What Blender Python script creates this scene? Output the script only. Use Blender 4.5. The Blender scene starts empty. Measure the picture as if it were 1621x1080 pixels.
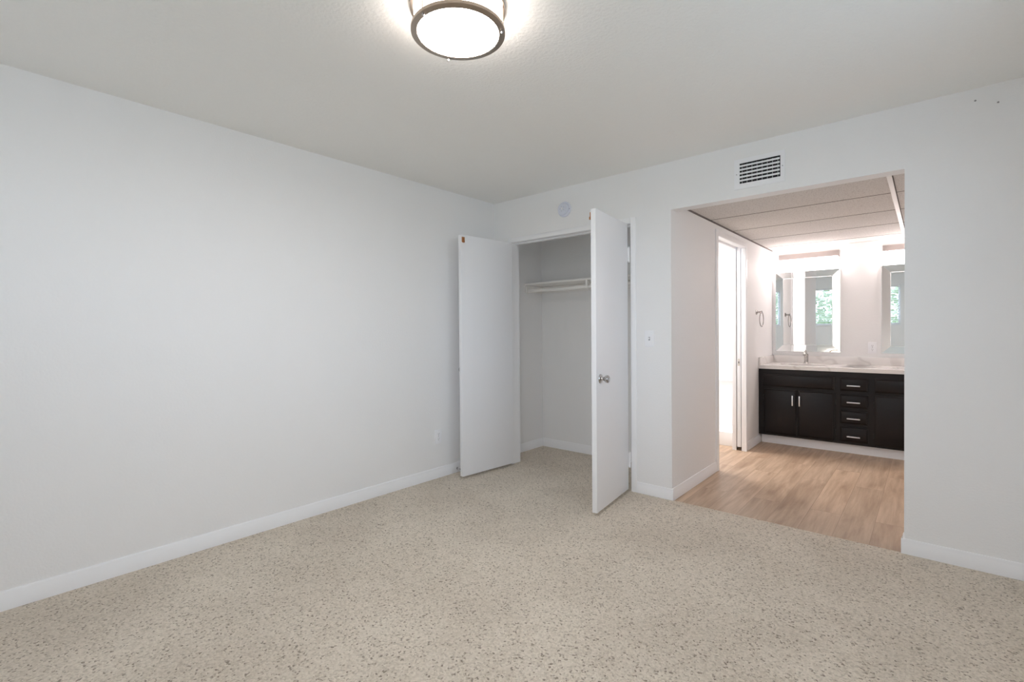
import bpy, bmesh, math, random
from mathutils import Matrix, Vector
from math import pi, sin, cos, radians as R

S = bpy.context.scene
COL = S.collection
random.seed(7)

# ------------------------------------------------------------------ camera
F_PX, YAW, PITCH, ROLL = 765.759, 0.7102973, -0.0107992, -0.0073819
CAM = Vector((3.13358, -3.39384, 1.23181))
PPY = 532.4515
cd = bpy.data.cameras.new('camera')
cam = bpy.data.objects.new('camera', cd)
COL.objects.link(cam)
S.camera = cam
_d = Vector((-sin(YAW) * cos(PITCH), cos(YAW) * cos(PITCH), sin(PITCH)))
_r = Vector((cos(YAW), sin(YAW), 0))
_u = _r.cross(_d)
_r2 = cos(ROLL) * _r + sin(ROLL) * _u
_u2 = -sin(ROLL) * _r + cos(ROLL) * _u
_m = Matrix((_r2, _u2, -_d)).transposed().to_4x4()
_m.translation = CAM
cam.matrix_world = _m
cd.sensor_fit = 'HORIZONTAL'
cd.sensor_width = 36.0
cd.lens = 36.0 * F_PX / 1621.0
cd.shift_y = -(540.0 - PPY) / 1621.0
cd.clip_start = 0.02
cd.clip_end = 200

# ------------------------------------------------------------------ world, lights, exposure
S.view_settings.view_transform = 'Standard'
S.view_settings.look = 'None'
S.view_settings.gamma = 1.0
S.view_settings.use_curve_mapping = False
S.view_settings.exposure = -0.09
# white rooms: let diffuse light bounce until it dies out
S.cycles.max_bounces = 16
S.cycles.diffuse_bounces = 12
S.cycles.glossy_bounces = 6

SKY_STRENGTH = 5.7
W = bpy.data.worlds.new('sky')
S.world = W
W.use_nodes = True
wn = W.node_tree.nodes
wl = W.node_tree.links
wn.clear()
_o = wn.new('ShaderNodeOutputWorld')
_b = wn.new('ShaderNodeBackground')
_b.inputs['Strength'].default_value = SKY_STRENGTH
_tc = wn.new('ShaderNodeTexCoord')
_sx = wn.new('ShaderNodeSeparateXYZ')
_rp = wn.new('ShaderNodeValToRGB')
_rp.color_ramp.elements[0].position = 0.47
_rp.color_ramp.elements[0].color = (0.52, 0.55, 0.57, 1)
_rp.color_ramp.elements[1].position = 0.53
_rp.color_ramp.elements[1].color = (0.70, 0.84, 1.02, 1)
_mr = wn.new('ShaderNodeMapRange')
_mr.inputs['From Min'].default_value = -1
_mr.inputs['From Max'].default_value = 1
wl.new(_tc.outputs['Generated'], _sx.inputs[0])
wl.new(_sx.outputs['Z'], _mr.inputs['Value'])
wl.new(_mr.outputs[0], _rp.inputs[0])
wl.new(_rp.outputs[0], _b.inputs['Color'])
wl.new(_b.outputs[0], _o.inputs[0])

# bedroom and hall dimensions (metres); corner of left and back wall is x=0, y=0
H = 2.44
XR = 3.58            # right wall of the bedroom
YR = -4.26           # window wall behind the camera
T = 0.10             # partition thickness
HX0, HX1 = 1.731, 3.445    # vanity room
OPX1, OPZ = 3.036, 2.097   # opening
YB = 2.975           # wall behind the vanity
HZ = 2.158           # dropped ceiling
WX0, WX1, WZ0, WZ1 = 0.90, 2.675, 1.315, 2.19   # window in the wall behind the camera
VWY0, VWY1, VWZ0, VWZ1 = -2.75, -0.95, 0.95, 2.19    # added, unseen side window that brightens the left wall and door faces

def area_light(name, loc, rot, sx, sy, power, color, portal=False):
    l = bpy.data.lights.new(name, 'AREA')
    l.shape = 'RECTANGLE'
    l.size, l.size_y = sx, sy
    l.energy = power
    l.color = color
    if portal:
        l.cycles.is_portal = True
    o = bpy.data.objects.new(name, l)
    COL.objects.link(o)
    o.location = loc
    o.rotation_euler = rot
    return o

# daylight enters through the window (a portal only guides the sampling of the sky)
area_light('window_portal', ((WX0 + WX1) / 2, YR - 0.14, (WZ0 + WZ1) / 2), (R(90), 0, 0), WX1 - WX0, WZ1 - WZ0, 1, (1, 1, 1), True)
area_light('window_portal', (XR + 0.14, (VWY0 + VWY1) / 2, (VWZ0 + VWZ1) / 2), (R(90), 0, R(90)), VWY1 - VWY0, VWZ1 - VWZ0, 1, (1, 1, 1), True)  # portal of the added side window
# ceiling light of the bathroom
area_light('bathroom_light', (0.75, 1.6, 2.40), (0, 0, 0), 0.5, 0.5, 40, (1.0, 0.97, 0.95))
LAMP_EMIT = 75.0       # bedroom ceiling lamp
BAR_EMIT = 11.6       # vanity light bars
LAMP_COL = (1.0, 0.975, 0.965)
BAR_COL = (1.0, 0.88, 0.86)

# ------------------------------------------------------------------ materials
MATS = {}

def mat(name, color, rough=0.5, metal=0.0, spec=0.5, emit=None, strength=0.0, coat=0.0):
    m = bpy.data.materials.new(name)
    m.use_nodes = True
    b = m.node_tree.nodes['Principled BSDF']
    b.inputs['Base Color'].default_value = (*color, 1)
    b.inputs['Roughness'].default_value = rough
    b.inputs['Metallic'].default_value = metal
    b.inputs['Specular IOR Level'].default_value = spec
    b.inputs['Coat Weight'].default_value = coat
    if emit:
        b.inputs['Emission Color'].default_value = (*emit, 1)
        b.inputs['Emission Strength'].default_value = strength
    MATS[name] = m
    return m

def nd(m, kind, **kw):
    n = m.node_tree.nodes.new(kind)
    for k, v in kw.items():
        if k.startswith('_'):
            setattr(n, k[1:], v)
        else:
            n.inputs[k].default_value = v
    return n

def lk(m, a, b):
    m.node_tree.links.new(a, b)

def bsdf(m):
    return m.node_tree.nodes['Principled BSDF']

def bump_noise(m, scale, strength, dist, detail=2.0, rough=0.5):
    tc = nd(m, 'ShaderNodeTexCoord')
    n = nd(m, 'ShaderNodeTexNoise', Scale=scale, Detail=detail, Roughness=rough)
    b = nd(m, 'ShaderNodeBump', Strength=strength, Distance=dist)
    lk(m, tc.outputs['Object'], n.inputs['Vector'])
    lk(m, n.outputs['Fac'], b.inputs['Height'])
    lk(m, b.outputs[0], bsdf(m).inputs['Normal'])
    return m

bump_noise(mat('wall_paint', (0.878, 0.88, 0.886), 0.6, spec=0.25), 95, 0.25, 0.004)
bump_noise(mat('ceiling_paint', (0.885, 0.883, 0.86), 0.75, spec=0.2), 70, 0.45, 0.006, 3)
bump_noise(mat('trim_paint', (0.91, 0.918, 0.94), 0.35, spec=0.45), 30, 0.03, 0.002)
bump_noise(mat('door_paint', (0.88, 0.89, 0.92), 0.38, spec=0.4), 40, 0.04, 0.002)
mat('white_plastic', (0.90, 0.91, 0.94), 0.35)
mat('detector_plastic', (0.74, 0.77, 0.87), 0.4)
mat('shelf_paint', (0.90, 0.89, 0.87), 0.4)
mat('slot_dark', (0.05, 0.05, 0.055), 0.6)
mat('duct_dark', (0.012, 0.012, 0.016), 0.8)
mat('screw_grey', (0.35, 0.35, 0.36), 0.4, 0.8)
mat('chrome', (0.80, 0.80, 0.82), 0.08, 1.0)
mat('satin_nickel', (0.62, 0.58, 0.54), 0.28, 1.0)
mat('plate_metal', (0.40, 0.36, 0.345), 0.38, 0.9)
mat('faucet_chrome', (0.55, 0.53, 0.52), 0.1, 1.0)
mat('dark_chrome', (0.42, 0.40, 0.385), 0.12, 1.0)
mat('brushed_steel', (0.78, 0.78, 0.79), 0.3, 1.0)
mat('bronze_ring', (0.42, 0.35, 0.29), 0.32, 1.0)
mat('brass_catch', (0.45, 0.20, 0.08), 0.4, 0.6)
mat('espresso', (0.0085, 0.0062, 0.0066), 0.40, spec=0.33)
mat('hinge_black', (0.006, 0.006, 0.006), 0.5)
mat('porcelain', (0.86, 0.86, 0.86), 0.12)
mat('shower_white', (0.88, 0.88, 0.88), 0.25)
mat('mirror_glass', (0.93, 0.95, 0.95), 0.0, 1.0)
mat('mirror_edge', (0.85, 0.88, 0.88), 0.25, 0.2)
mat('lamp_side', (0.9, 0.88, 0.85), 0.4, emit=(1.0, 0.90, 0.83), strength=LAMP_EMIT * 0.17)
mat('lamp_glow', (0.9, 0.88, 0.85), 0.4, emit=LAMP_COL, strength=LAMP_EMIT)
mat('bar_glow', (0.9, 0.88, 0.85), 0.4, emit=BAR_COL, strength=BAR_EMIT)
mat('blind_white', (0.84, 0.85, 0.86), 0.45)
mat('window_white', (0.82, 0.83, 0.85), 0.35)
mat('bark', (0.10, 0.07, 0.05), 0.9)
mat('leaf', (0.32, 0.39, 0.24), 0.6)
mat('soil', (0.42, 0.42, 0.38), 0.95)
mat('grid_white', (0.80, 0.78, 0.77), 0.35)
mat('grid_gap', (0.16, 0.14, 0.13), 0.8)

# window glass: thin, lets light straight through with a weak reflection
g = bpy.data.materials.new('window_glass')
g.use_nodes = True
g.node_tree.nodes.clear()
_go = nd(g, 'ShaderNodeOutputMaterial')
_gm = nd(g, 'ShaderNodeMixShader', Fac=0.06)
_gt = nd(g, 'ShaderNodeBsdfTransparent', Color=(0.96, 0.98, 0.97, 1))
_gg = nd(g, 'ShaderNodeBsdfGlossy', Roughness=0.02)
lk(g, _gt.outputs[0], _gm.inputs[1])
lk(g, _gg.outputs[0], _gm.inputs[2])
lk(g, _gm.outputs[0], _go.inputs[0])
MATS['window_glass'] = g

def carpet():
    m = mat('carpet', (0.45, 0.39, 0.31), 0.95, spec=0.1)
    b = bsdf(m)
    b.inputs['Sheen Weight'].default_value = 0.15
    tc = nd(m, 'ShaderNodeTexCoord')
    wp = nd(m, 'ShaderNodeTexNoise', Scale=60, Detail=2.0)
    wa = nd(m, 'ShaderNodeVectorMath', _operation='MULTIPLY_ADD')
    wa.inputs[1].default_value = (0.010, 0.010, 0.0)
    v = nd(m, 'ShaderNodeTexVoronoi', Scale=142)
    sp = nd(m, 'ShaderNodeSeparateColor')
    fl = nd(m, 'ShaderNodeValToRGB')          # tuft colour, a few dark flecks
    e = fl.color_ramp.elements
    e[0].position = 0.0
    e[0].color = (0.28, 0.23, 0.18, 1)
    e[1].position = 1.0
    e[1].color = (0.79, 0.71, 0.605, 1)
    for p, c in ((0.04, (0.36, 0.30, 0.24, 1)), (0.085, (0.56, 0.49, 0.40, 1)), (0.28, (0.655, 0.578, 0.48, 1)), (0.6, (0.72, 0.642, 0.54, 1))):
        x = e.new(p)
        x.color = c
    big = nd(m, 'ShaderNodeTexNoise', Scale=1.7, Detail=3.0)
    r2 = nd(m, 'ShaderNodeValToRGB')          # pile brushed this way and that
    r2.color_ramp.elements[0].position = 0.38
    r2.color_ramp.elements[0].color = (0.90, 0.89, 0.88, 1)
    r2.color_ramp.elements[1].position = 0.62
    r2.color_ramp.elements[1].color = (1.0, 1.0, 1.0, 1)
    mx = nd(m, 'ShaderNodeMix', _data_type='RGBA', _blend_type='MULTIPLY')
    mx.inputs['Factor'].default_value = 1.0
    fine = nd(m, 'ShaderNodeTexNoise', Scale=240, Detail=2.0)
    ad = nd(m, 'ShaderNodeMath', _operation='SUBTRACT')
    bp = nd(m, 'ShaderNodeBump', Strength=0.5, Distance=0.009)
    lk(m, tc.outputs['Object'], wp.inputs['Vector'])
    lk(m, wp.outputs['Color'], wa.inputs[0])
    lk(m, tc.outputs['Object'], wa.inputs[2])
    lk(m, wa.outputs[0], v.inputs['Vector'])
    lk(m, tc.outputs['Object'], big.inputs['Vector'])
    lk(m, tc.outputs['Object'], fine.inputs['Vector'])
    lk(m, v.outputs['Color'], sp.inputs[0])
    lk(m, sp.outputs[0], fl.inputs[0])
    lk(m, big.outputs['Fac'], r2.inputs[0])
    lk(m, fl.outputs[0], mx.inputs[6])
    lk(m, r2.outputs[0], mx.inputs[7])
    lk(m, mx.outputs[2], b.inputs['Base Color'])
    lk(m, fine.outputs['Fac'], ad.inputs[0])
    lk(m, v.outputs['Distance'], ad.inputs[1])
    lk(m, ad.outputs[0], bp.inputs['Height'])
    lk(m, bp.outputs[0], b.inputs['Normal'])
carpet()

def planks():
    m = mat('vinyl_plank', (0.45, 0.27, 0.17), 0.42, spec=0.4)
    b = bsdf(m)
    tc = nd(m, 'ShaderNodeTexCoord')
    mp = nd(m, 'ShaderNodeMapping')
    mp.inputs['Rotation'].default_value = (0, 0, R(90))
    br = nd(m, 'ShaderNodeTexBrick', Scale=1.0)
    br.offset = 0.37
    br.inputs['Color1'].default_value = (0.0, 0.0, 0.0, 1)
    br.inputs['Color2'].default_value = (1.0, 1.0, 1.0, 1)
    br.inputs['Mortar'].default_value = (0.5, 0.5, 0.5, 1)
    br.inputs['Mortar Size'].default_value = 0.0016
    br.inputs['Brick Width'].default_value = 1.22
    br.inputs['Row Height'].default_value = 0.18
    mp2 = nd(m, 'ShaderNodeMapping')
    mp2.inputs['Scale'].default_value = (26, 1.6, 1)
    gr = nd(m, 'ShaderNodeTexNoise', Scale=1.0, Detail=6.0, Roughness=0.65, Distortion=0.4)
    mp3 = nd(m, 'ShaderNodeMapping')
    mp3.inputs['Scale'].default_value = (7, 1.1, 1)
    kn = nd(m, 'ShaderNodeTexNoise', Scale=1.3, Detail=3.0, Distortion=0.8)
    off = nd(m, 'ShaderNodeVectorMath', _operation='MULTIPLY_ADD')
    off.inputs[1].default_value = (3.1, 5.7, 0)
    r = nd(m, 'ShaderNodeValToRGB')
    r.color_ramp.elements[0].position = 0.25
    r.color_ramp.elements[0].color = (0.39, 0.275, 0.188, 1)
    r.color_ramp.elements[1].position = 0.72
    r.color_ramp.elements[1].color = (0.63, 0.475, 0.35, 1)
    r3 = nd(m, 'ShaderNodeValToRGB')
    r3.color_ramp.elements[0].position = 0.32
    r3.color_ramp.elements[0].color = (0.74, 0.69, 0.655, 1)
    r3.color_ramp.elements[1].position = 0.55
    r3.color_ramp.elements[1].color = (1, 1, 1, 1)
    r2 = nd(m, 'ShaderNodeValToRGB')
    r2.color_ramp.elements[0].color = (0.91, 0.90, 0.89, 1)
    r2.color_ramp.elements[1].color = (1.06, 1.04, 1.02, 1)
    m1 = nd(m, 'ShaderNodeMix', _data_type='RGBA', _blend_type='MULTIPLY')
    m1.inputs['Factor'].default_value = 1
    m2 = nd(m, 'ShaderNodeMix', _data_type='RGBA', _blend_type='MULTIPLY')
    m2.inputs['Factor'].default_value = 1
    m3 = nd(m, 'ShaderNodeMix', _data_type='RGBA', _blend_type='MULTIPLY')
    inv = nd(m, 'ShaderNodeMath', _operation='MULTIPLY')
    inv.inputs[1].default_value = 0.4
    m3.inputs[7].default_value = (0.3, 0.25, 0.2, 1)
    lk(m, tc.outputs['Object'], mp.inputs['Vector'])
    lk(m, mp.outputs[0], br.inputs['Vector'])
    lk(m, br.outputs['Color'], off.inputs[0])
    lk(m, tc.outputs['Object'], off.inputs[2])
    lk(m, off.outputs[0], mp2.inputs['Vector'])
    lk(m, off.outputs[0], mp3.inputs['Vector'])
    lk(m, mp2.outputs[0], gr.inputs['Vector'])
    lk(m, mp3.outputs[0], kn.inputs['Vector'])
    lk(m, gr.outputs['Fac'], r.inputs[0])
    lk(m, kn.outputs['Fac'], r3.inputs[0])
    lk(m, br.outputs['Color'], r2.inputs[0])
    lk(m, r.outputs[0], m1.inputs[6])
    lk(m, r3.outputs[0], m1.inputs[7])
    lk(m, m1.outputs[2], m2.inputs[6])
    lk(m, r2.outputs[0], m2.inputs[7])
    lk(m, br.outputs['Fac'], inv.inputs[0])
    lk(m, inv.outputs[0], m3.inputs['Factor'])
    lk(m, m2.outputs[2], m3.inputs[6])
    lk(m, m3.outputs[2], b.inputs['Base Color'])
planks()

def quartz():
    m = mat('quartz', (0.80, 0.78, 0.76), 0.2)
    b = bsdf(m)
    tc = nd(m, 'ShaderNodeTexCoord')
    w = nd(m, 'ShaderNodeTexWave', Scale=1.6, Distortion=9.0, Detail=3.0)
    w.bands_direction = 'DIAGONAL'
    w.inputs['Detail Scale'].default_value = 1.3
    r = nd(m, 'ShaderNodeValToRGB')
    r.color_ramp.elements[0].position = 0.0
    r.color_ramp.elements[0].color = (0.70, 0.675, 0.66, 1)
    r.color_ramp.elements[1].position = 0.10
    r.color_ramp.elements[1].color = (0.82, 0.80, 0.785, 1)
    lk(m, tc.outputs['Object'], w.inputs['Vector'])
    lk(m, w.outputs['Fac'], r.inputs[0])
    lk(m, r.outputs[0], b.inputs['Base Color'])
quartz()

def tile():
    m = mat('ceiling_tile', (0.70, 0.68, 0.66), 0.85, spec=0.15)
    b = bsdf(m)
    tc = nd(m, 'ShaderNodeTexCoord')
    n = nd(m, 'ShaderNodeTexNoise', Scale=160, Detail=2.0)
    r = nd(m, 'ShaderNodeValToRGB')
    r.color_ramp.elements[0].position = 0.36
    r.color_ramp.elements[0].color = (0.50, 0.48, 0.46, 1)
    r.color_ramp.elements[1].position = 0.46
    r.color_ramp.elements[1].color = (0.72, 0.70, 0.68, 1)
    bp = nd(m, 'ShaderNodeBump', Strength=0.3, Distance=0.004)
    lk(m, tc.outputs['Object'], n.inputs['Vector'])
    lk(m, n.outputs['Fac'], r.inputs[0])
    lk(m, r.outputs[0], b.inputs['Base Color'])
    lk(m, n.outputs['Fac'], bp.inputs['Height'])
    lk(m, bp.outputs[0], b.inputs['Normal'])
tile()

# ------------------------------------------------------------------ mesh helpers
def box(bm, lo, hi, bev=0.0, seg=2):
    lo = Vector(lo); hi = Vector(hi)
    r = bmesh.ops.create_cube(bm, size=1.0)
    vs = r['verts']
    for v in vs:
        v.co = Vector((lo[i] + (v.co[i] + 0.5) * (hi[i] - lo[i]) for i in range(3)))
    if bev > 0:
        es = list({e for v in vs for e in v.link_edges})
        bmesh.ops.bevel(bm, geom=es, offset=bev, segments=seg, profile=0.6, affect='EDGES', clamp_overlap=True)
    return bm

def lathe(bm, prof, n=32, M=None, sx=1.0, sy=1.0):
    """revolve [(radius, height)] round local z; M places it"""
    M = M or Matrix()
    rings = []
    for (r, z) in prof:
        if r < 1e-6:
            rings.append([bm.verts.new(M @ Vector((0, 0, z)))])
        else:
            rings.append([bm.verts.new(M @ Vector((r * sx * cos(2 * pi * k / n), r * sy * sin(2 * pi * k / n), z))) for k in range(n)])
    for a, b in zip(rings, rings[1:]):
        for k in range(n):
            k2 = (k + 1) % n
            q = [a[k % len(a)], a[k2 % len(a)], b[k2 % len(b)], b[k % len(b)]]
            q2 = []
            for v in q:
                if v not in q2:
                    q2.append(v)
            if len(q2) >= 3:
                try:
                    f = bm.faces.new(q2); f.smooth = True
                except ValueError:
                    pass
    return bm

def cyl(bm, p0, p1, r, n=20, smooth=True, r1=None):
    p0 = Vector(p0); p1 = Vector(p1)
    d = p1 - p0
    L = d.length
    q = d.to_track_quat('Z', 'Y').to_matrix().to_4x4()
    M = Matrix.Translation(p0) @ q
    r1 = r if r1 is None else r1
    lathe(bm, [(0, 0), (r, 0)], n, M)
    lathe(bm, [(r, 0), (r1, L)], n, M)
    lathe(bm, [(r1, L), (0, L)], n, M)
    bmesh.ops.remove_doubles(bm, verts=bm.verts, dist=1e-6)
    return bm

def tube(bm, pts, r, n=12, closed=False):
    pts = [Vector(p) for p in pts]
    N = len(pts)
    rings = []
    up = None
    for i, p in enumerate(pts):
        if closed:
            t = (pts[(i + 1) % N] - pts[i - 1]).normalized()
        else:
            t = (pts[min(i + 1, N - 1)] - pts[max(i - 1, 0)]).normalized()
        if up is None:
            up = t.orthogonal().normalized()
        up = (up - up.dot(t) * t).normalized()
        s = t.cross(up)
        rr = r[i] if isinstance(r, (list, tuple)) else r
        rings.append([bm.verts.new(p + rr * (cos(2 * pi * k / n) * up + sin(2 * pi * k / n) * s)) for k in range(n)])
    for i in range(N if closed else N - 1):
        a, b = rings[i], rings[(i + 1) % N]
        for k in range(n):
            f = bm.faces.new((a[k], a[(k + 1) % n], b[(k + 1) % n], b[k])); f.smooth = True
    if not closed:
        bm.faces.new(list(reversed(rings[0])))
        bm.faces.new(rings[-1])
    return bm

def prism(bm, prof, a, b, axis_u, axis_v):
    """extrude closed 2-D profile [(u,v)] from point a to point b"""
    a = Vector(a); b = Vector(b); U = Vector(axis_u); V = Vector(axis_v)
    A = [bm.verts.new(a + u * U + v * V) for u, v in prof]
    B = [bm.verts.new(b + u * U + v * V) for u, v in prof]
    n = len(prof)
    bm.faces.new(A); bm.faces.new(list(reversed(B)))
    for k in range(n):
        bm.faces.new((A[k], B[k], B[(k + 1) % n], A[(k + 1) % n]))
    return bm

def quad(bm, pts):
    return bm.faces.new([bm.verts.new(Vector(p)) for p in pts])

def obj(name, bm, m, parent=None, sharp=True):
    bmesh.ops.recalc_face_normals(bm, faces=bm.faces)
    me = bpy.data.meshes.new(name)
    bm.to_mesh(me)
    bm.free()
    me.materials.append(MATS[m])
    o = bpy.data.objects.new(name, me)
    COL.objects.link(o)
    if parent:
        o.parent = parent
    if sharp:
        try:
            me.set_sharp_from_angle(angle=R(35))
        except Exception:
            pass
    return o

def NB():
    return bmesh.new()

def tag(o, label, cat, group=None, kind=None):
    o['label'] = label
    o['category'] = cat
    if group:
        o['group'] = group
    if kind:
        o['kind'] = kind
    return o

def struct(name, bm, m, label, cat):
    return tag(obj(name, bm, m), label, cat, kind='structure')

def thing(name, label, cat, loc=(0, 0, 0), rz=0.0, group=None, kind=None):
    o = bpy.data.objects.new(name, None)
    o.empty_display_size = 0.1
    COL.objects.link(o)
    o.location = loc
    o.rotation_euler = (0, 0, rz)
    return tag(o, label, cat, group, kind)

def dup(root, loc, label):
    def cp(o, parent):
        c = o.copy()
        COL.objects.link(c)
        if parent:
            c.parent = parent
        for ch in [x for x in bpy.data.objects if x.parent == o]:
            cp(ch, c)
        return c
    r = cp(root, None)
    r.location = loc
    r['label'] = label
    return r

# ------------------------------------------------------------------ setting: floors, ceilings, walls
bm = NB()
box(bm, (-0.02, YR - 0.02, -0.06), (XR + 0.02, 0.0, 0.0))
box(bm, (-0.02, 0.0, -0.06), (HX0 - 0.12, 0.765, 0.0))
struct('floor', bm, 'carpet', 'beige speckled cut-pile carpet of the bedroom and closet', 'floor')
bm = NB()
box(bm, (HX0 - 0.12, 0.0, -0.06), (HX1 + 0.02, YB + 0.02, -0.006))
box(bm, (-0.32, 0.865, -0.06), (HX0 - 0.12, YB + 0.02, -0.006))
struct('floor.001', bm, 'vinyl_plank', 'tan wood-look plank floor in front of the vanity', 'floor')

bm = NB()
box(bm, (-0.02, YR - 0.02, H), (XR + 0.02, T / 2, H + 0.08))
box(bm, (-0.02, T / 2, H), (HX0 - 0.06, 0.765, H + 0.08))
struct('ceiling', bm, 'ceiling_paint', 'textured off-white bedroom ceiling', 'ceiling')
bm = NB()
box(bm, (-0.32, 0.8, H), (HX0 - 0.06, YB + 0.02, H + 0.08))
struct('ceiling.001', bm, 'ceiling_paint', 'bathroom ceiling beyond the pocket doorway', 'ceiling')

# left wall runs on into the closet
bm = NB()
box(bm, (-0.12, YR - 0.12, -0.06), (0.0, 0.765, H + 0.08))
struct('wall_left', bm, 'wall_paint', 'long bare off-white wall with one outlet near the open closet door', 'wall')
# back wall: closet opening and vanity opening
CX0, CX1, CZ = 0.202, 1.436, 2.06
bm = NB()
box(bm, (0.0, 0.0, 0.0), (CX0, T, H))
box(bm, (CX0, 0.0, CZ), (CX1, T, H))
box(bm, (CX1, 0.0, 0.0), (HX0, T, H))
box(bm, (HX0, 0.0, OPZ), (OPX1, T, H))
box(bm, (OPX1, 0.0, -0.006), (XR, T, H))
wb = struct('wall_back', bm, 'wall_paint', 'off-white wall with the closet, the vent and the wide opening to the vanity', 'wall')
for x, z in ((3.313, 2.378), (3.395, 2.345)):
    bm = NB()
    cyl(bm, (x, -0.0004, z), (x, -0.0012, z), 0.0045, 12)
    obj('nail_hole', bm, 'screw_grey', wb)
bm = NB()
box(bm, (XR, YR - 0.12, -0.06), (XR + 0.12, VWY0, H + 0.08))
box(bm, (XR, VWY1, -0.06), (XR + 0.12, T, H + 0.08))
box(bm, (XR, VWY0, -0.06), (XR + 0.12, VWY1, VWZ0))
box(bm, (XR, VWY0, VWZ1), (XR + 0.12, VWY1, H + 0.08))
struct('wall_right', bm, 'wall_paint', 'bare off-white wall beside the camera', 'wall')
bm = NB()
box(bm, (0, YR - 0.12, 0), (WX0, YR, H))
box(bm, (WX1, YR - 0.12, 0), (XR, YR, H))
box(bm, (WX0, YR - 0.12, 0), (WX1, YR, WZ0))
box(bm, (WX0, YR - 0.12, WZ1), (WX1, YR, H))
struct('wall_rear', bm, 'wall_paint', 'off-white window wall seen in the vanity mirror', 'wall')
# closet
bm = NB()
box(bm, (0.0, 0.745, 0.0), (HX0 - 0.12, 0.765, H))
box(bm, (HX0 - 0.14, T, 0.0), (HX0 - 0.12, 0.745, H))
struct('wall_closet', bm, 'wall_paint', 'off-white back and side of the open closet', 'wall')
# vanity room left partition with the pocket doorway
PY0, PY1, PZ = 0.985, 1.865, 2.07
XA = HX0 - 0.12
bm = NB()
box(bm, (XA, T, -0.006), (HX0, PY0, H))
box(bm, (XA, PY0, PZ), (HX0, PY1, H))
box(bm, (XA, PY1, -0.006), (XA + 0.016, YB, H))
box(bm, (HX0 - 0.016, PY1, -0.006), (HX0, YB, H))
struct('wall_hall', bm, 'wall_paint', 'beige side wall with the white-trimmed pocket doorway', 'wall')
bm = NB()
box(bm, (XA - 1.95, YB, -0.02), (HX1 + 0.12, YB + 0.12, H + 0.08))
struct('wall_vanity', bm, 'wall_paint', 'pale wall carrying the two vanity mirrors', 'wall')
bm = NB()
box(bm, (HX1, T, -0.02), (HX1 + 0.12, YB, H + 0.08))
struct('wall_far', bm, 'wall_paint', 'side wall at the hidden end of the vanity', 'wall')
# bathroom shell
bm = NB()
box(bm, (-0.34, 0.845, -0.02), (-0.32, YB, H))
box(bm, (-0.32, 0.845, -0.02), (XA, 0.865, H))
struct('wall_bathroom', bm, 'wall_paint', 'bright white bathroom walls beyond the pocket doorway', 'wall')

# dropped ceiling
bm = NB()
box(bm, (HX0, T, HZ), (HX1, YB, HZ + 0.02))
dc = struct('ceiling.002', bm, 'ceiling_tile', 'dropped ceiling of speckled panels over the vanity', 'ceiling')
bm = NB(); gb = NB()
for y in (0.82, 1.435, 2.05, 2.665):
    box(gb, (HX0, y - 0.004, HZ - 0.0015), (HX1, y + 0.004, HZ))
box(bm, (2.940, T, HZ - 0.006), (2.966, YB, HZ))
box(gb, (2.966, T, HZ - 0.0015), (2.972, YB, HZ))
for y in (0.82, 1.435, 2.05, 2.665):
    pass
# wall angle
box(gb, (HX0, T, HZ - 0.010), (HX0 + 0.010, YB, HZ))
box(bm, (HX0, YB - 0.022, HZ - 0.010), (HX1, YB, HZ))
obj('ceiling_grid', bm, 'grid_white', dc)
obj('panel_joint', gb, 'grid_gap', dc)

# ------------------------------------------------------------------ baseboards and trim
BH = 0.085
BP = [(0, 0), (0.013, 0), (0.013, 0.058), (0.0085, 0.066), (0.0085, 0.076), (0.005, BH), (0, BH)]

def base(name, segs, label, z=0.0):
    """segs: (a, b, normal) runs along a wall, normal points into the room"""
    bm = NB()
    for a, b, n in segs:
        prism(bm, BP, (a[0], a[1], z), (b[0], b[1], z), (n[0], n[1], 0), (0, 0, 1))
    o = obj(name, bm, 'trim_paint')
    return tag(o, label, 'baseboard', kind='structure')

base('baseboard_left', [((0, YR), (0, 0), (1, 0))], 'long white baseboard along the bare wall behind the open closet door')
base('baseboard_back', [((1.461, 0), (HX0 + 0.013, 0), (0, -1)), ((HX0, -0.0), (HX0, 0.947), (1, 0))],
     'white baseboard turning the corner between the closet and the vanity opening', -0.004)
base('baseboard_right', [((OPX1 - 0.013, 0), (XR, 0), (0, -1)), ((OPX1, 0.0), (OPX1, T), (-1, 0))],
     'white baseboard at the far side of the vanity opening', -0.004)
base('baseboard_closet', [((0, T), (0, 0.745), (1, 0)), ((0, 0.745), (HX0 - 0.14, 0.745), (0, -1))], 'white baseboard inside the closet')
base('baseboard_hall', [((HX0, 1.912), (HX0, 2.42), (1, 0))], 'short white baseboard between the pocket doorway and the dark vanity', -0.006)
base('baseboard_rear', [((0, YR), (XR, YR), (0, 1)), ((XR, YR), (XR, 0), (-1, 0))], 'white baseboard under the window')

# closet casing and jambs
def casing_prof(w, t):
    return [(0, 0), (w, 0), (w, t * 0.55), (w - 0.004, t * 0.75), (w * 0.45, t), (0.005, t), (0, t * 0.7)]

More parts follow.
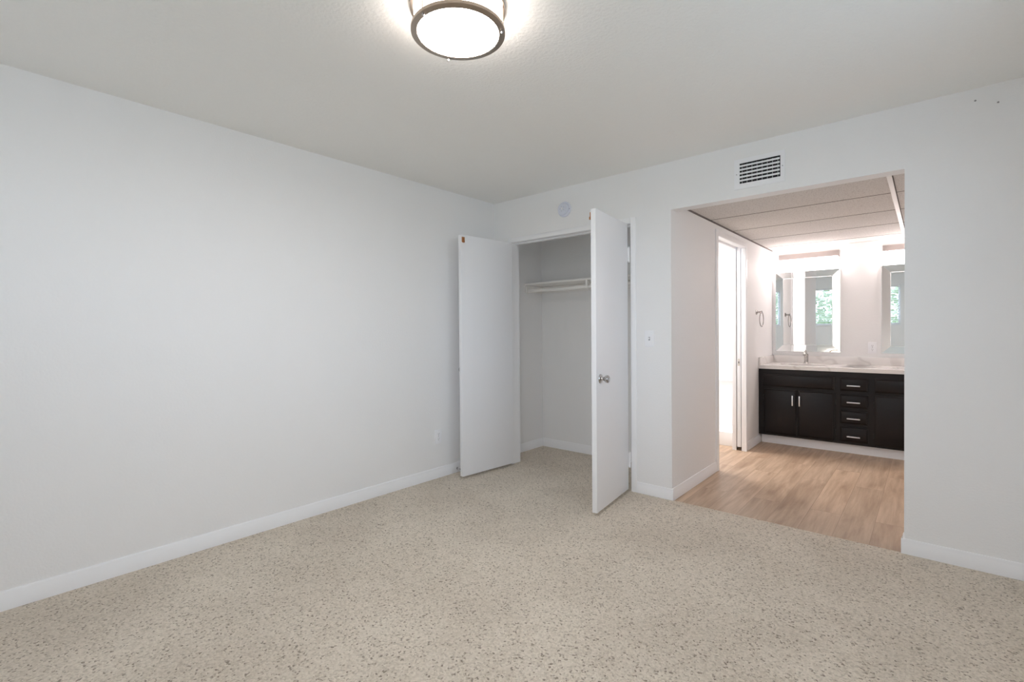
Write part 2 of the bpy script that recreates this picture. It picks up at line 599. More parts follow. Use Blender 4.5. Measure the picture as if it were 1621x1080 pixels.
JX0, JX1, JZ = 0.222, 1.416, 2.043
CW = 0.043
bm = NB()
prism(bm, casing_prof(CW, 0.014), (JX0, 0, 0), (JX0, 0, JZ + CW), (-1, 0, 0), (0, -1, 0))
prism(bm, casing_prof(CW, 0.014), (JX1, 0, 0), (JX1, 0, JZ + CW), (1, 0, 0), (0, -1, 0))
prism(bm, casing_prof(CW, 0.0139), (JX0, 0, JZ), (JX1, 0, JZ), (0, 0, 1), (0, -1, 0))
box(bm, (CX0, -0.001, 0), (JX0, T, JZ + 0.001))
box(bm, (JX1, -0.001, 0), (CX1, T, JZ + 0.001))
box(bm, (CX0, -0.001, JZ), (CX1, T, CZ))
box(bm, (JX0, 0.042, JZ - 0.011), (JX1, 0.078, JZ))
tag(obj('trim_1', bm, 'trim_paint'), 'white casing and jambs around the closet opening', 'door frame', kind='structure')

# pocket doorway casing, split jambs
QY0, QY1, QZ = 1.005, 1.845, 2.05
bm = NB()
prism(bm, casing_prof(0.055, 0.014), (HX0, QY0, -0.006), (HX0, QY0, QZ + 0.055), (0, -1, 0), (1, 0, 0))
prism(bm, casing_prof(0.055, 0.014), (HX0, QY1, -0.006), (HX0, QY1, QZ + 0.055), (0, 1, 0), (1, 0, 0))
prism(bm, casing_prof(0.055, 0.0139), (HX0, QY0, QZ), (HX0, QY1, QZ), (0, 0, 1), (1, 0, 0))
box(bm, (XA - 0.002, PY0, -0.006), (HX0 + 0.001, QY0, PZ))
for x0, x1 in ((XA - 0.002, XA + 0.036), (HX0 - 0.034, HX0 + 0.001)):
    box(bm, (x0, QY1, -0.006), (x1, PY1 + 0.001, PZ), 0.0015)
    box(bm, (x0, QY0, QZ), (x1, QY1, PZ))
tag(obj('trim_2', bm, 'trim_paint'), 'white casing and split jambs of the pocket doorway', 'door frame', kind='structure')

# ------------------------------------------------------------------ doors
DW, DT, DZ0, DZ1 = 0.593, 0.035, 0.022, 2.034

def knob(parent, x, y, z, ny, name='door_knob'):
    """round knob; ny = +1/-1 is the side of the door it stands on"""
    M = Matrix.Translation((x, y, z)) @ Matrix.Rotation(R(-90) if ny > 0 else R(90), 4, 'X')
    bm = NB()
    lathe(bm, [(0, 0), (0.031, 0), (0.032, 0.003), (0.028, 0.008), (0.014, 0.011), (0.0115, 0.018), (0.0115, 0.027),
               (0.017, 0.033), (0.0235, 0.040), (0.0265, 0.049), (0.0255, 0.057), (0.021, 0.0615), (0.016, 0.062), (0.0145, 0.0605), (0, 0.0600)], 36, M)
    return obj(name, bm, 'faucet_chrome', parent)

def closet_door(name, s, pin, ang, label):
    """s=-1: hinged at the right-hand jamb (slab runs to -x when shut); s=+1: hinged at the other"""
    bm = NB()
    x0, x1 = (0.016, 0.016 + DW)
    a, b = sorted((s * x0, s * x1))
    box(bm, (a, 0.0, DZ0), (b, DT, DZ1), 0.002)
    d = obj(name, bm, 'door_paint')
    d.location = (pin[0], pin[1], 0)
    d.rotation_euler = (0, 0, ang)
    tag(d, label, 'door', kind='structure')
    knob(d, s * (x1 - 0.062), 0.0, 0.908, -1)
    for z in (1.806, 0.243):
        bm = NB()
        cyl(bm, (0, -0.004, z - 0.055), (0, -0.004, z + 0.055), 0.0055, 14)
        for k in (-1, 1):
            cyl(bm, (0, -0.004, z + k * 0.055), (0, -0.004, z + k * 0.060), 0.007, 14)
        bx = sorted((0.0, s * 0.017))
        box(bm, (bx[0], -0.0015, z - 0.05), (bx[1], 0.0015, z + 0.05))
        bx = sorted((s * 0.0145, s * 0.016))
        box(bm, (bx[0], 0.0, z - 0.05), (bx[1], 0.030, z + 0.05))
        box(bm, (-0.0035, -0.0125, z - 0.05), (-0.0010, 0.004, z + 0.05))
        obj('hinge', bm, 'trim_paint', d)
    # ball catch strike near the top of the inner face
    bm = NB()
    xa, xb = sorted((s * (x1 - 0.032), s * (x1 - 0.008)))
    box(bm, (xa, DT, DZ1 - 0.062), (xb, DT + 0.010, DZ1 - 0.02), 0.001)
    box(bm, (xa + 0.004, DT + 0.004, DZ1 - 0.066), (xb - 0.004, DT + 0.017, DZ1 - 0.048), 0.002)
    box(bm, (xa + 0.006, DT + 0.004, DZ1 - 0.036), (xb - 0.006, DT + 0.013, DZ1 - 0.026), 0.002)
    obj('roller_catch', bm, 'brass_catch', d)
    return d

d1 = closet_door('door_1', 1, (0.224, -0.018), R(-95), 'white slab closet door swung open against the bare wall, knob hidden behind')
d2 = closet_door('door_2', -1, (1.4035, -0.018), R(97.2), 'white slab closet door standing open with its chrome knob in view')

# pocket door, slid into the wall, only its edge in view
bm = NB()
box(bm, (XA + 0.043, QY1 + 0.004, 0.03), (XA + 0.078, YB - 0.06, PZ - 0.005), 0.0015)
pd = struct('door_3', bm, 'door_paint', 'white pocket door slid into the wall, only its edge showing', 'door')
bm = NB()
box(bm, (XA + 0.050, QY1 + 0.0025, 0.86), (XA + 0.071, QY1 + 0.0045, 0.93), 0.0008)
obj('edge_pull', bm, 'satin_nickel', pd)
bm = NB()
box(bm, (XA + 0.056, QY1 + 0.002, 0.885), (XA + 0.065, QY1 + 0.0032, 0.905))
obj('latch_slot', bm, 'slot_dark', pd)

# door stop on the baseboard
t = thing('door_stop', 'small dark rubber-tipped door stop on the baseboard behind the open closet door', 'door stop', (0.0125, -0.515, 0.036))
bm = NB()
lathe(bm, [(0, 0), (0.011, 0), (0.010, 0.004), (0.005, 0.006), (0.005, 0.045), (0, 0.045)], 18, Matrix.Rotation(R(90), 4, 'Y'))
obj('stem', bm, 'chrome', t)
bm = NB()
lathe(bm, [(0, 0.044), (0.008, 0.044), (0.009, 0.05), (0.008, 0.058), (0, 0.059)], 18, Matrix.Rotation(R(90), 4, 'Y'))
obj('rubber_tip', bm, 'slot_dark', t)

# ------------------------------------------------------------------ closet shelf and rod
sh = thing('closet_shelf', 'white painted shelf high inside the closet', 'shelf', (0, 0, 1.70))
bm = NB(); box(bm, (0.0005, 0.449, 0), (HX0 - 0.1405, 0.7445, 0.017), 0.0015); obj('shelf_board', bm, 'shelf_paint', sh)
bm = NB(); box(bm, (0.0005, 0.7265, -0.072), (HX0 - 0.1405, 0.7445, -0.0005), 0.001); obj('cleat', bm, 'shelf_paint', sh)
bm = NB(); box(bm, (0.0005, 0.452, -0.072), (0.0175, 0.726, -0.0005), 0.001); obj('cleat', bm, 'shelf_paint', sh)
bm = NB()
bx = 0.737
box(bm, (bx - 0.010, 0.452, -0.078), (bx + 0.010, 0.455, -0.001))
box(bm, (bx - 0.010, 0.455, -0.004), (bx + 0.010, 0.726, -0.001))
box(bm, (bx - 0.010, 0.722, -0.24), (bx + 0.010, 0.7262, -0.001))
prism(bm, [(-0.010, 0), (0.010, 0), (0.010, 0.004), (-0.010, 0.004)], (bx, 0.470, -0.004), (bx, 0.724, -0.236), (1, 0, 0), (0, 0.66, 0.75))
tube(bm, [(bx, 0.475 + 0.023 * cos(a), -0.062 + 0.023 * sin(a)) for a in [pi - k * pi / 10 for k in range(-1, 12)][::-1] for a in (-a,)], 0.004, 8)
obj('bracket', bm, 'shelf_paint', sh)
rd = thing('closet_rod', 'white closet rod hung under the shelf', 'rod', (0, 0.475, 1.638))
bm = NB(); cyl(bm, (0.018, 0, 0), (HX0 - 0.142, 0, 0), 0.0165, 24); obj('pole', bm, 'shelf_paint', rd)
for x, n in ((0.018, 1), (HX0 - 0.141, -1)):
    bm = NB(); lathe(bm, [(0, 0), (0.029, 0), (0.029, 0.004), (0.021, 0.006), (0.021, 0.014), (0.0168, 0.014)], 24, Matrix.Translation((x, 0, 0)) @ Matrix.Rotation(R(90) * n, 4, 'Y'))
    obj('socket', bm, 'shelf_paint', rd)

# ------------------------------------------------------------------ wall fittings
def wall_frame(loc, facing):
    """matrix whose local x runs along the wall, y out of the wall, z up"""
    n = Vector(facing)
    z = Vector((0, 0, 1))
    x = n.cross(z)
    M = Matrix((x, n, z)).transposed().to_4x4()
    M.translation = loc
    return M

def plate_bm(w, h, t=0.006):
    bm = NB()
    box(bm, (-w / 2, 0, -h / 2), (w / 2, t, h / 2), 0.0025)
    return bm

def outlet(label, M):
    t = thing('wall_outlet', label, 'outlet')
    t.matrix_world = M
    obj('cover_plate', plate_bm(0.073, 0.118), 'white_plastic', t)
    for s in (-1, 1):
        bm = NB()
        lathe(bm, [(0, 0.0078), (0.0155, 0.0078), (0.0170, 0.0055)], 24, Matrix.Translation((0, 0, s * 0.0205)) @ Matrix.Rotation(R(-90), 4, 'X'))
        rc = obj('receptacle', bm, 'white_plastic', t)
        bm = NB()
        box(bm, (-0.0068, 0.0072, s * 0.0205 - 0.001), (-0.0050, 0.0081, s * 0.0205 + 0.008))
        box(bm, (0.0050, 0.0072, s * 0.0205 - 0.001), (0.0068, 0.0081, s * 0.0205 + 0.008))
        cyl(bm, (0, 0.0072, s * 0.0205 - 0.008), (0, 0.0081, s * 0.0205 - 0.008), 0.0028, 10)
        obj('slots', bm, 'slot_dark', rc)
    bm = NB(); cyl(bm, (0, 0.0055, 0), (0, 0.007, 0), 0.003, 12); obj('screw', bm, 'screw_grey', t)
    return t

outlet('white duplex outlet low on the long bare wall', wall_frame((0, -0.716, 0.347), (1, 0, 0)))
outlet('white duplex outlet above the countertop between the two mirrors', wall_frame((2.688, YB, 1.027), (0, -1, 0)))

t = thing('light_switch', 'white toggle light switch between the closet and the vanity opening', 'switch')
t.matrix_world = wall_frame((1.564, 0, 1.167), (0, -1, 0))
obj('cover_plate', plate_bm(0.074, 0.120), 'white_plastic', t)
bm = NB(); box(bm, (-0.006, 0.005, -0.0125), (0.006, 0.0068, 0.0125)); obj('switch_slot', bm, 'screw_grey', t)
bm = NB(); box(bm, (-0.0042, 0.004, -0.003), (0.0042, 0.016, 0.007), 0.001); obj('toggle', bm, 'white_plastic', t)
for s in (-1, 1):
    bm = NB(); cyl(bm, (0, 0.0055, s * 0.030), (0, 0.007, s * 0.030), 0.003, 12); obj('screw', bm, 'white_plastic', t)

t = thing('smoke_detector', 'round white smoke detector on the wall above the closet', 'smoke detector')
t.matrix_world = wall_frame((0.812, 0, 2.252), (0, -1, 0))
MX = Matrix.Rotation(R(-90), 4, 'X')
bm = NB(); lathe(bm, [(0, 0), (0.064, 0), (0.064, 0.010), (0.060, 0.015), (0, 0.015)], 40, MX); obj('base', bm, 'detector_plastic', t)
bm = NB(); lathe(bm, [(0.050, 0.014), (0.050, 0.030), (0.046, 0.038), (0.038, 0.041), (0, 0.042)], 40, MX); obj('cover', bm, 'detector_plastic', t)
bm = NB()
for k in range(5):
    a = 2 * pi * k / 5
    box(bm, (0.020 * cos(a) - 0.002, 0.0405, 0.020 * sin(a) - 0.002), (0.020 * cos(a) + 0.002, 0.0424, 0.020 * sin(a) + 0.002))
obj('sensor_holes', bm, 'screw_grey', t)
bm = NB(); lathe(bm, [(0, 0.0445), (0.007, 0.0445), (0.008, 0.041)], 20, MX); obj('test_button', bm, 'white_plastic', t)
for x, z, q in ((0.0545, 0.004, 0.0035), (-0.0555, -0.004, 0.0025)):
    bm = NB(); cyl(bm, (x, 0.010, z), (x, 0.0165, z), q, 10); obj('screw', bm, 'slot_dark', t)

# air vent over the opening
VX0, VX1, VZ0, VZ1 = 2.164, 2.460, 2.150, 2.344
GX0, GX1, GZ0, GZ1 = 2.196, 2.435, 2.184, 2.316
t = thing('air_vent', 'white louvred air vent above the opening to the vanity', 'vent', (VX0, 0, VZ0))
w, h = VX1 - VX0, VZ1 - VZ0
gx0, gx1, gz0, gz1 = GX0 - VX0, GX1 - VX0, GZ0 - VZ0, GZ1 - VZ0
bm = NB()
for lo, hi in (((0, 0), (w, gz0)), ((0, gz1), (w, h)), ((0, gz0), (gx0, gz1)), ((gx1, gz0), (w, gz1))):
    box(bm, (lo[0], -0.008, lo[1]), (hi[0], -0.0005, hi[1]), 0.0)
obj('frame', bm, 'white_plastic', t)
bm = NB(); box(bm, (gx0, -0.0018, gz0), (gx1, -0.0006, gz1)); obj('duct_opening', bm, 'duct_dark', t)
bm = NB()
pitch = (gz1 - gz0) / 5.6
for k in range(5):
    zc = gz0 + pitch * (k + 0.85)
    prism(bm, [(-0.0062, -0.0068), (0.0058, -0.0040), (0.0062, -0.0052), (-0.0055, -0.0080)], (gx0, 0, zc), (gx1 - 0.004, 0, zc), (0, 0, 1), (0, 1, 0))
obj('louvres', bm, 'white_plastic', t)
bm = NB()
for k in range(8):
    xc = gx0 + (gx1 - gx0) * (k + 0.5) / 8
    box(bm, (xc - 0.002, -0.0040, gz0), (xc + 0.002, -0.0018, gz1 - 0.008))
obj('vanes', bm, 'screw_grey', t)
for x, z in ((gx0 / 2 - 0.001, h * 0.5), ((gx1 + w) / 2, h * 0.5)):
    bm = NB(); cyl(bm, (x, -0.0078, z), (x, -0.0095, z), 0.003, 12); obj('screw', bm, 'screw_grey', t)

# towel ring
t = thing('towel_ring', 'chrome towel ring on the wall beside the vanity', 'towel ring', (HX0, 2.27, 1.415))
bm = NB(); lathe(bm, [(0, 0), (0.026, 0), (0.026, 0.006), (0.018, 0.012), (0.009, 0.014), (0.009, 0.045), (0.013, 0.048), (0.013, 0.060), (0, 0.062)], 24, Matrix.Rotation(R(90), 4, 'Y'))
obj('post', bm, 'dark_chrome', t)
bm = NB(); tube(bm, [(0.053 + 0.0 * k, 0.078 * sin(2 * pi * k / 40), -0.078 + 0.078 * cos(2 * pi * k / 40)) for k in range(40)], 0.0045, 10, True)
obj('ring', bm, 'dark_chrome', t)

# ------------------------------------------------------------------ bedroom ceiling lamp
LX, LY, LR = 1.803, -2.141, 0.1745
t = thing('ceiling_lamp', 'round flush ceiling lamp with bronze rings, switched on', 'ceiling lamp', (LX, LY, H))
zb = -0.100
bm = NB(); lathe(bm, [(0.162, -0.001), (0.162, -0.004), (LR + 0.002, -0.004), (LR + 0.002, -0.018), (0.165, -0.018), (0.162, -0.012)], 72); obj('upper_ring', bm, 'bronze_ring', t)
bm = NB(); lathe(bm, [(0.162, -0.012), (0.163, zb + 0.010), (0.1605, zb + 0.006)], 72); obj('glass_drum', bm, 'lamp_side', t)
bm = NB(); lathe(bm, [(0.1605, zb + 0.006), (0.150, zb + 0.001), (0.10, zb - 0.0045), (0.05, zb - 0.006), (0, zb - 0.0065)], 72); obj('diffuser', bm, 'lamp_glow', t)
bm = NB(); lathe(bm, [(0.166, zb + 0.012), (LR, zb + 0.012), (LR, zb + 0.001), (LR - 0.002, zb), (0.1535, zb - 0.003), (0.1505, zb - 0.001), (0.154, zb + 0.004), (0.166, zb + 0.012)], 72); obj('lower_ring', bm, 'bronze_ring', t)
for a in (151, 270, 32):
    ca, sa = cos(R(a)), sin(R(a))
    bm = NB()
    cyl(bm, (0.1695 * ca, 0.1695 * sa, zb + 0.012), (0.1695 * ca, 0.1695 * sa, -0.018), 0.0022, 10)
    obj('rod', bm, 'bronze_ring', t)
    bm = NB()
    lathe(bm, [(0, -0.013), (0.003, -0.0122), (0.0052, -0.0085), (0.0052, -0.005), (0.003, -0.001), (0.003, 0.001), (0, 0.001)], 16, Matrix.Translation((0.166 * ca, 0.166 * sa, zb - 0.0005)))
    obj('finial', bm, 'plate_metal', t)

# ------------------------------------------------------------------ vanity
VY = 2.36
vx0, vx1 = HX0 + 0.003, HX1 - 0.003
v = thing('vanity_cabinet', 'long dark espresso vanity cabinet with drawers on a white plinth', 'cabinet', (vx0, VY, -0.006))
def vbox(bm, x0, x1, y0, y1, z0, z1, bev=0.0):
    box(bm, (x0 - vx0, y0 - VY, z0 + 0.006), (x1 - vx0, y1 - VY, z1 + 0.006), bev)
bm = NB()
vbox(bm, vx0, vx1, VY, VY + 0.02, 0.092, 0.804)
vbox(bm, vx0, vx0 + 0.018, VY + 0.02, YB - 0.002, 0.092, 0.804)
vbox(bm, vx1 - 0.018, vx1, VY + 0.02, YB - 0.002, 0.092, 0.804)
vbox(bm, vx0 + 0.018, vx1 - 0.018, VY + 0.02, YB - 0.002, 0.092, 0.11)
obj('body', bm, 'espresso', v)
bm = NB(); vbox(bm, vx0 + 0.013, vx1, 2.42, 2.44, -0.006, 0.0915); obj('toe_kick', bm, 'trim_paint', v)

def panel_bm(x0, x1, z0, z1, t=0.020, ed=0.014):
    """slab front with a routed, sloping edge"""
    bm = NB()
    y0 = VY - 0.0005
    a = [(x0, z0), (x1, z0), (x1, z1), (x0, z1)]
    def ring(inset, y):
        return [bm.verts.new(Vector((x - vx0 + (inset if i in (0, 3) else -inset), y - VY, z + 0.006 + (inset if i in (0, 1) else -inset)))) for i, (x, z) in enumerate(a)]
    rs = [ring(0, y0), ring(0, y0 - t * 0.45), ring(0.003, y0 - t * 0.55), ring(ed, y0 - t * 0.92), ring(ed + 0.003, y0 - t)]
    for p, q in zip(rs, rs[1:]):
        for k in range(4):
            bm.faces.new((p[k], p[(k + 1) % 4], q[(k + 1) % 4], q[k]))
    bm.faces.new(rs[-1]); bm.faces.new(list(reversed(rs[0])))
    return bm

def pull(parent, x, z, vertical, L=0.106):
    bm = NB()
    y = VY - 0.0195
    d = Vector((0, 0, 1)) if vertical else Vector((1, 0, 0))
    c = Vector((x - vx0, y - VY - 0.024, z + 0.006))
    h = d * (L / 2)
    e = Vector((0.0055, 0.0045, 0.0055))
    if vertical:
        box(bm, c - h - Vector((0.0055, 0.004, 0)), c + h + Vector((0.0055, 0.004, 0)), 0.0015)
    else:
        box(bm, c - h - Vector((0, 0.004, 0.0055)), c + h + Vector((0, 0.004, 0.0055)), 0.0015)
    for s in (-1, 1):
        q = c + d * (s * (L / 2 - 0.014))
        cyl(bm, q + Vector((0, 0.003, 0)), q + Vector((0, 0.0242, 0)), 0.004, 12)
    return obj('handle', bm, 'brushed_steel', parent)

def hinges(parent, x, zs):
    for z in zs:
        bm = NB()
        cyl(bm, (x - vx0, -0.011, z - 0.02 + 0.006), (x - vx0, -0.011, z + 0.02 + 0.006), 0.005, 10)
        box(bm, (x - vx0 - 0.004, -0.009, z - 0.027 + 0.006), (x - vx0 + 0.010, -0.0005, z + 0.027 + 0.006), 0.002)
        obj('hinge', bm, 'hinge_black', parent)

MIR = 2.587
def mx_(x0, x1):
    return 2 * MIR - x1, 2 * MIR - x0
for k in (0, 1):
    f = (lambda a, b: (a, b)) if k == 0 else mx_
    x0, x1 = f(1.777, 2.426)
    obj('false_front', panel_bm(x0, x1, 0.618, 0.750), 'espresso', v)
    for (a, b, hx, hg) in ((1.789, 2.095, 2.063, None), (2.109, 2.426, 2.127, 2.4325)):
        x0, x1 = f(a, b)
        dd = obj('door', panel_bm(x0, x1, 0.112, 0.590), 'espresso', v)
        hx = hx if k == 0 else 2 * MIR - hx
        pull(dd, hx, 0.483, True)
        hxx = 2.4325 if hg else 1.7825
        hinges(dd, hxx if k == 0 else 2 * MIR - hxx, (0.50, 0.20))
for z0, z1 in ((0.618, 0.747), (0.455, 0.583), (0.296, 0.424), (0.119, 0.265)):
    dd = obj('drawer', panel_bm(2.474, 2.699, z0, z1), 'espresso', v)
    pull(dd, 2.585, (z0 + z1) / 2 - 0.010 + (0.0 if z0 > 0.2 else -0.008), False)

# countertop with two oval cut-outs
CT0, CT1 = 0.805, 0.842
cy0, cy1 = 2.335, YB - 0.001
SX = (2.10, 2 * MIR - 2.10)
SY, SRX, SRY = 2.635, 0.215, 0.155
c = thing('countertop', 'pale veined stone countertop along the vanity', 'countertop', (vx0, cy0, CT0))
bm = NB()
def oval_plate(bm, x0, x1, y0, y1, z0, z1, cx, cy, rx, ry, left, right):
    angs = [2 * pi * k / 64 for k in range(64)]
    for px, py in ((x0, y0), (x1, y0), (x0, y1), (x1, y1)):
        angs.append(math.atan2(py - cy, px - cx) % (2 * pi))
    angs = sorted(set(round(a, 6) for a in angs))
    def outer(a):
        dx, dy = cos(a), sin(a)
        ts = []
        if dx > 1e-9: ts.append((x1 - cx) / dx)
        if dx < -1e-9: ts.append((x0 - cx) / dx)
        if dy > 1e-9: ts.append((y1 - cy) / dy)
        if dy < -1e-9: ts.append((y0 - cy) / dy)
        tt = min(ts)
        return (cx + dx * tt, cy + dy * tt)
    O = [outer(a) for a in angs]
    I = [(cx + rx * cos(a), cy + ry * sin(a)) for a in angs]
    L = Vector((vx0, cy0, CT0))
    V = lambda p, z: bm.verts.new(Vector((p[0], p[1], z)) - L)
    ot, it, ob, ib = [V(p, z1) for p in O], [V(p, z1) for p in I], [V(p, z0) for p in O], [V(p, z0) for p in I]
    n = len(angs)
    for k in range(n):
        j = (k + 1) % n
        bm.faces.new((ot[k], ot[j], it[j], it[k]))
        bm.faces.new((ob[k], ib[k], ib[j], ob[j]))
        bm.faces.new((it[k], it[j], ib[j], ib[k]))
        bm.faces.new((ot[k], ob[k], ob[j], ot[j]))
oval_plate(bm, vx0, MIR, cy0, cy1, CT0, CT1, SX[0], SY, SRX, SRY, 1, 0)
oval_plate(bm, MIR, vx1, cy0, cy1, CT0, CT1, SX[1], SY, SRX, SRY, 0, 1)
bmesh.ops.remove_doubles(bm, verts=bm.verts, dist=1e-5)
obj('slab', bm, 'quartz', c)
bm = NB(); box(bm, (0.0, cy1 - 0.02 - cy0, CT1 - CT0 + 0.0003), (vx1 - vx0, cy1 - cy0, 0.925 - CT0), 0.0015); obj('backsplash', bm, 'quartz', c)
bm = NB(); box(bm, (-0.002, 0.012, CT1 - CT0 + 0.0003), (0.018, cy1 - 0.0205 - cy0, 0.925 - CT0), 0.0015); obj('side_splash', bm, 'quartz', c)

def sink(label, x):
    s = thing('sink', label, 'sink', (x, SY, CT0 - 0.16), group='vanity sinks')
    bm = NB()
    prof = [(1.06, 0.1595), (1.0, 0.1595), (0.985, 0.14), (0.95, 0.09), (0.84, 0.04), (0.6, 0.012), (0.3, 0.004), (0.10, 0.002), (0, 0.002)]
    lathe(bm, prof, 48, None, SRX, SRY)
    obj('basin', bm, 'porcelain', s)
    bm = NB(); lathe(bm, [(0, 0.009), (0.018, 0.009), (0.022, 0.005), (0.022, 0.003)], 20); obj('drain', bm, 'chrome', s)
    return s
sink('white oval sink under the mirror nearest the pocket doorway', SX[0])
sink('white oval sink mostly hidden behind the edge of the opening', SX[1])

def faucet(label, x):
    f = thing('faucet', label, 'faucet', (x, 2.855, CT1), group='vanity faucets')
    bm = NB(); lathe(bm, [(0, 0), (0.027, 0), (0.027, 0.006), (0.021, 0.012), (0.0215, 0.05), (0.021, 0.085), (0.022, 0.100), (0.014, 0.110), (0, 0.112)], 28); obj('body', bm, 'faucet_chrome', f)
    bm = NB()
    pts = [(0, -0.012, 0.070)] + [(0, -0.012 - 0.055 * (1 - cos(a)), 0.078 + 0.050 * sin(a)) for a in [k * pi / 12 for k in range(1, 11)]]
    tube(bm, pts, [0.0145] * len(pts), 14)
    obj('spout', bm, 'faucet_chrome', f)
    bm = NB()
    tube(bm, [(0, 0.0, 0.108), (0, 0.002, 0.118), (0, -0.004, 0.132), (0, -0.030, 0.150)], [0.010, 0.010, 0.008, 0.0065], 12)
    obj('lever', bm, 'faucet_chrome', f)
    return f
faucet('chrome faucet behind the sink nearest the pocket doorway', SX[0])
faucet('chrome faucet at the hidden end of the vanity', SX[1])

# mirrors: tray shaped frames of bevelled mirror strips
def vanity_mirror(x0, x1, z0, z1, label):
    m = thing('vanity_mirror', label, 'mirror', (x0, YB, z0), group='vanity mirrors')
    w, h = x1 - x0, z1 - z0
    b, yo, yi = 0.078, -0.0240, -0.012
    bm = NB()
    quad(bm, ((b, yi, b), (w - b, yi, b), (w - b, yi, h - b), (b, yi, h - b)))
    o = obj('glass', bm, 'mirror_glass', m)
    bm = NB()
    O = [(0.004, 0.004), (w - 0.004, 0.004), (w - 0.004, h - 0.004), (0.004, h - 0.004)]
    I = [(b, b), (w - b, b), (w - b, h - b), (b, h - b)]
    for k in range(4):
        j = (k + 1) % 4
        quad(bm, ((O[k][0], yo, O[k][1]), (O[j][0], yo, O[j][1]), (I[j][0], yi, I[j][1]), (I[k][0], yi, I[k][1])))
    obj('bevelled_frame', bm, 'mirror_glass', m)
    bm = NB()
    for lo, hi in (((0, 0), (0.004, h)), ((w - 0.004, 0), (w, h)), ((0.004, 0), (w - 0.004, 0.004)), ((0.004, h - 0.004), (w - 0.004, h))):
        box(bm, (lo[0], yo - 0.0008, lo[1]), (hi[0], -0.0005, hi[1]))
    box(bm, (0.004, -0.010, 0.004), (w - 0.004, -0.0005, h - 0.004))
    e = 0.002
    for (px, pz), (qx, qz) in ((I[0], I[1]), (I[1], I[2]), (I[2], I[3]), (I[3], I[0])):
        box(bm, (min(px, qx) - e, yi - 0.0012, min(pz, qz) - e), (max(px, qx) + e, yi - 0.0002, max(pz, qz) + e))
    obj('edge', bm, 'mirror_edge', m)
    return m
vanity_mirror(1.772, 2.410, 0.970, 1.893, 'mirror with a wide mirrored border above the sink nearest the pocket doorway')
vanity_mirror(2.762, 3.400, 0.966, 1.889, 'mirror with a wide mirrored border cut off by the edge of the opening')

# light bars over the mirrors
def light_bar(x0, x1, label):
    l = thing('vanity_light', label, 'wall lamp', (x0, YB, 1.888), group='vanity lights')
    w = x1 - x0
    bm = NB(); box(bm, (0, -0.022, 0.0), (w, -0.0005, 0.206), 0.002); obj('back_plate', bm, 'plate_metal', l)
    bm = NB(); box(bm, (0.002, -0.108, 0.001), (w - 0.002, -0.0225, 0.134), 0.006, 3); obj('diffuser', bm, 'bar_glow', l)
    return l
light_bar(1.806, 2.396, 'glowing vanity light bar over the mirror nearest the pocket doorway')
light_bar(2.776, 3.366, 'glowing vanity light bar cut off by the edge of the opening')

# ------------------------------------------------------------------ shower seen through the pocket doorway
s = thing('shower_stall', 'bright white shower stall beyond the pocket doorway', 'shower', (0.70, 1.975, -0.006))
bm = NB()
box(bm, (0, 0, 0), (0.905, 0.09, 0.147), 0.008)
box(bm, (0, 0.09, 0), (0.905, 0.99, 0.05))
obj('shower_pan', bm, 'shower_white', s)
bm = NB()
box(bm, (0, 0.955, 0.05), (0.905, 0.985, 1.92), 0.004)
box(bm, (0.0, 0.02, 0.147), (0.025, 0.954, 1.92), 0.004)
box(bm, (0.880, 0.02, 0.147), (0.905, 0.954, 1.92), 0.004)
obj('surround', bm, 'shower_white', s)
bm = NB(); box(bm, (0.03, 0.90, 0.60), (0.875, 0.955, 0.625), 0.004); obj('ledge', bm, 'shower_white', s)

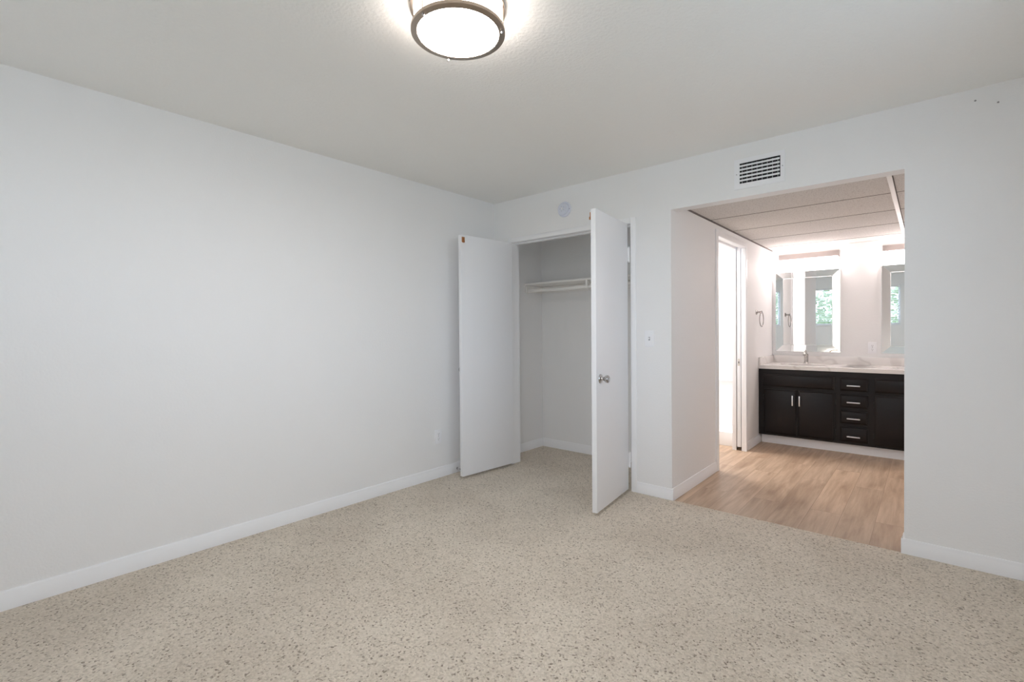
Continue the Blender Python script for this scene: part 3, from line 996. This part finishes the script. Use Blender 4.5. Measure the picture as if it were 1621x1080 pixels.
# ------------------------------------------------------------------ window, blind, tree (seen in the mirrors), added side window
def window(name, M, x0, x1, z0, z1, label, blabel):
    """M: x along the wall, y into the room, z up"""
    fw = 0.04
    bm = NB()
    xm = (x0 + x1) / 2
    for lo, hi in (((x0, z0), (x1, z0 + fw)), ((x0, z1 - fw), (x1, z1)), ((x0, z0 + fw), (x0 + fw, z1 - fw)), ((x1 - fw, z0 + fw), (x1, z1 - fw)),
                   ((xm - 0.02, z0 + fw), (xm + 0.02, z1 - fw))):
        box(bm, (lo[0], -0.11, lo[1]), (hi[0], -0.06, hi[1]))
    wi = struct(name, bm, 'window_white', label, 'window')
    wi.matrix_world = M
    bm = NB()
    quad(bm, ((x0 + fw, -0.085, z0 + fw), (x1 - fw, -0.085, z0 + fw), (x1 - fw, -0.085, z1 - fw), (x0 + fw, -0.085, z1 - fw)))
    obj('pane', bm, 'window_glass', wi)
    bm = NB(); box(bm, (x0 - 0.03, -0.055, z0 - 0.02), (x1 + 0.03, 0.02, z0 - 0.0005), 0.003); obj('window_sill', bm, 'trim_paint', wi)
    b = thing('window_blind', blabel, 'blind')
    b.matrix_world = M @ Matrix.Translation((x0 + 0.01, -0.028, z1))
    bw, bh = x1 - x0 - 0.02, z1 - z0
    bm = NB(); box(bm, (0, -0.022, -0.045), (bw, 0.022, -0.001), 0.002); obj('headrail', bm, 'blind_white', b)
    bm = NB()
    zz = -0.075
    while zz > -bh + 0.05:
        prism(bm, [(-0.022, -0.0045), (0.0, 0.0012), (0.022, 0.0045), (0.022, 0.006), (0.0, 0.0027), (-0.022, -0.003)], (0.003, 0, zz), (bw - 0.003, 0, zz), (0, 1, 0), (0, 0, 1))
        zz -= 0.042
    obj('slats', bm, 'blind_white', b)
    bm = NB(); box(bm, (0, -0.018, -bh + 0.008), (bw, 0.018, -bh + 0.026), 0.002); obj('bottom_rail', bm, 'blind_white', b)
    for x in (0.15, bw / 2, bw - 0.15):
        bm = NB()
        for y in (-0.020, 0.020):
            cyl(bm, (x, y, -0.045), (x, y, -bh + 0.026), 0.0008, 6)
        obj('ladder_cord', bm, 'blind_white', b)
window('window_1', wall_frame((0, YR, 0), (0, 1, 0)), WX0, WX1, WZ0, WZ1, 'wide white sliding window reflected in the vanity mirrors',
       'white horizontal slat blind in the window reflected in the vanity mirrors')
window('window_added', wall_frame((XR, 0, 0), (-1, 0, 0)), VWY0, VWY1, VWZ0, VWZ1, 'unseen white window added in the side wall for daylight on the left wall',
       'white horizontal slat blind in the unseen window added in the side wall')  # out of view, added for daylight from this side

bm = NB(); box(bm, (-20, -40, -3.1), (40, 16, -3.0)); struct('ground', bm, 'soil', 'ground outside the window', 'ground')

def tree(x, y, h, r, label):
    tr = thing('tree', label, 'tree', (x, y, -3.0))
    bm = NB(); tube(bm, [(0, 0, 0), (0.05, 0.02, h * 0.4), (0.0, 0.05, h * 0.8)], [0.16, 0.12, 0.05], 10); obj('trunk', bm, 'bark', tr)
    bm = NB()
    rnd = random.Random(int(x * 100))
    for i in range(1300):
        d = Vector((rnd.gauss(0, 1), rnd.gauss(0, 1), rnd.gauss(0, 1))).normalized() * r * (rnd.random() ** 0.4)
        c0 = Vector((d.x, d.y, h * 0.75 + d.z * 0.8))
        a = Vector((rnd.gauss(0, 1), rnd.gauss(0, 1), rnd.gauss(0, 1))).normalized()
        q = a.orthogonal().normalized()
        s_ = 0.09 + 0.07 * rnd.random()
        quad(bm, (c0 - a * s_, c0 + q * s_ * 0.5, c0 + a * s_, c0 - q * s_ * 0.5))
    obj('foliage', bm, 'leaf', tr)
tree(0.6, YR - 6.5, 5.6, 1.7, 'leafy green tree outside the window, the nearer of two')
tree(3.4, YR - 8.5, 6.2, 1.9, 'leafy green tree outside the window, taller and further off')
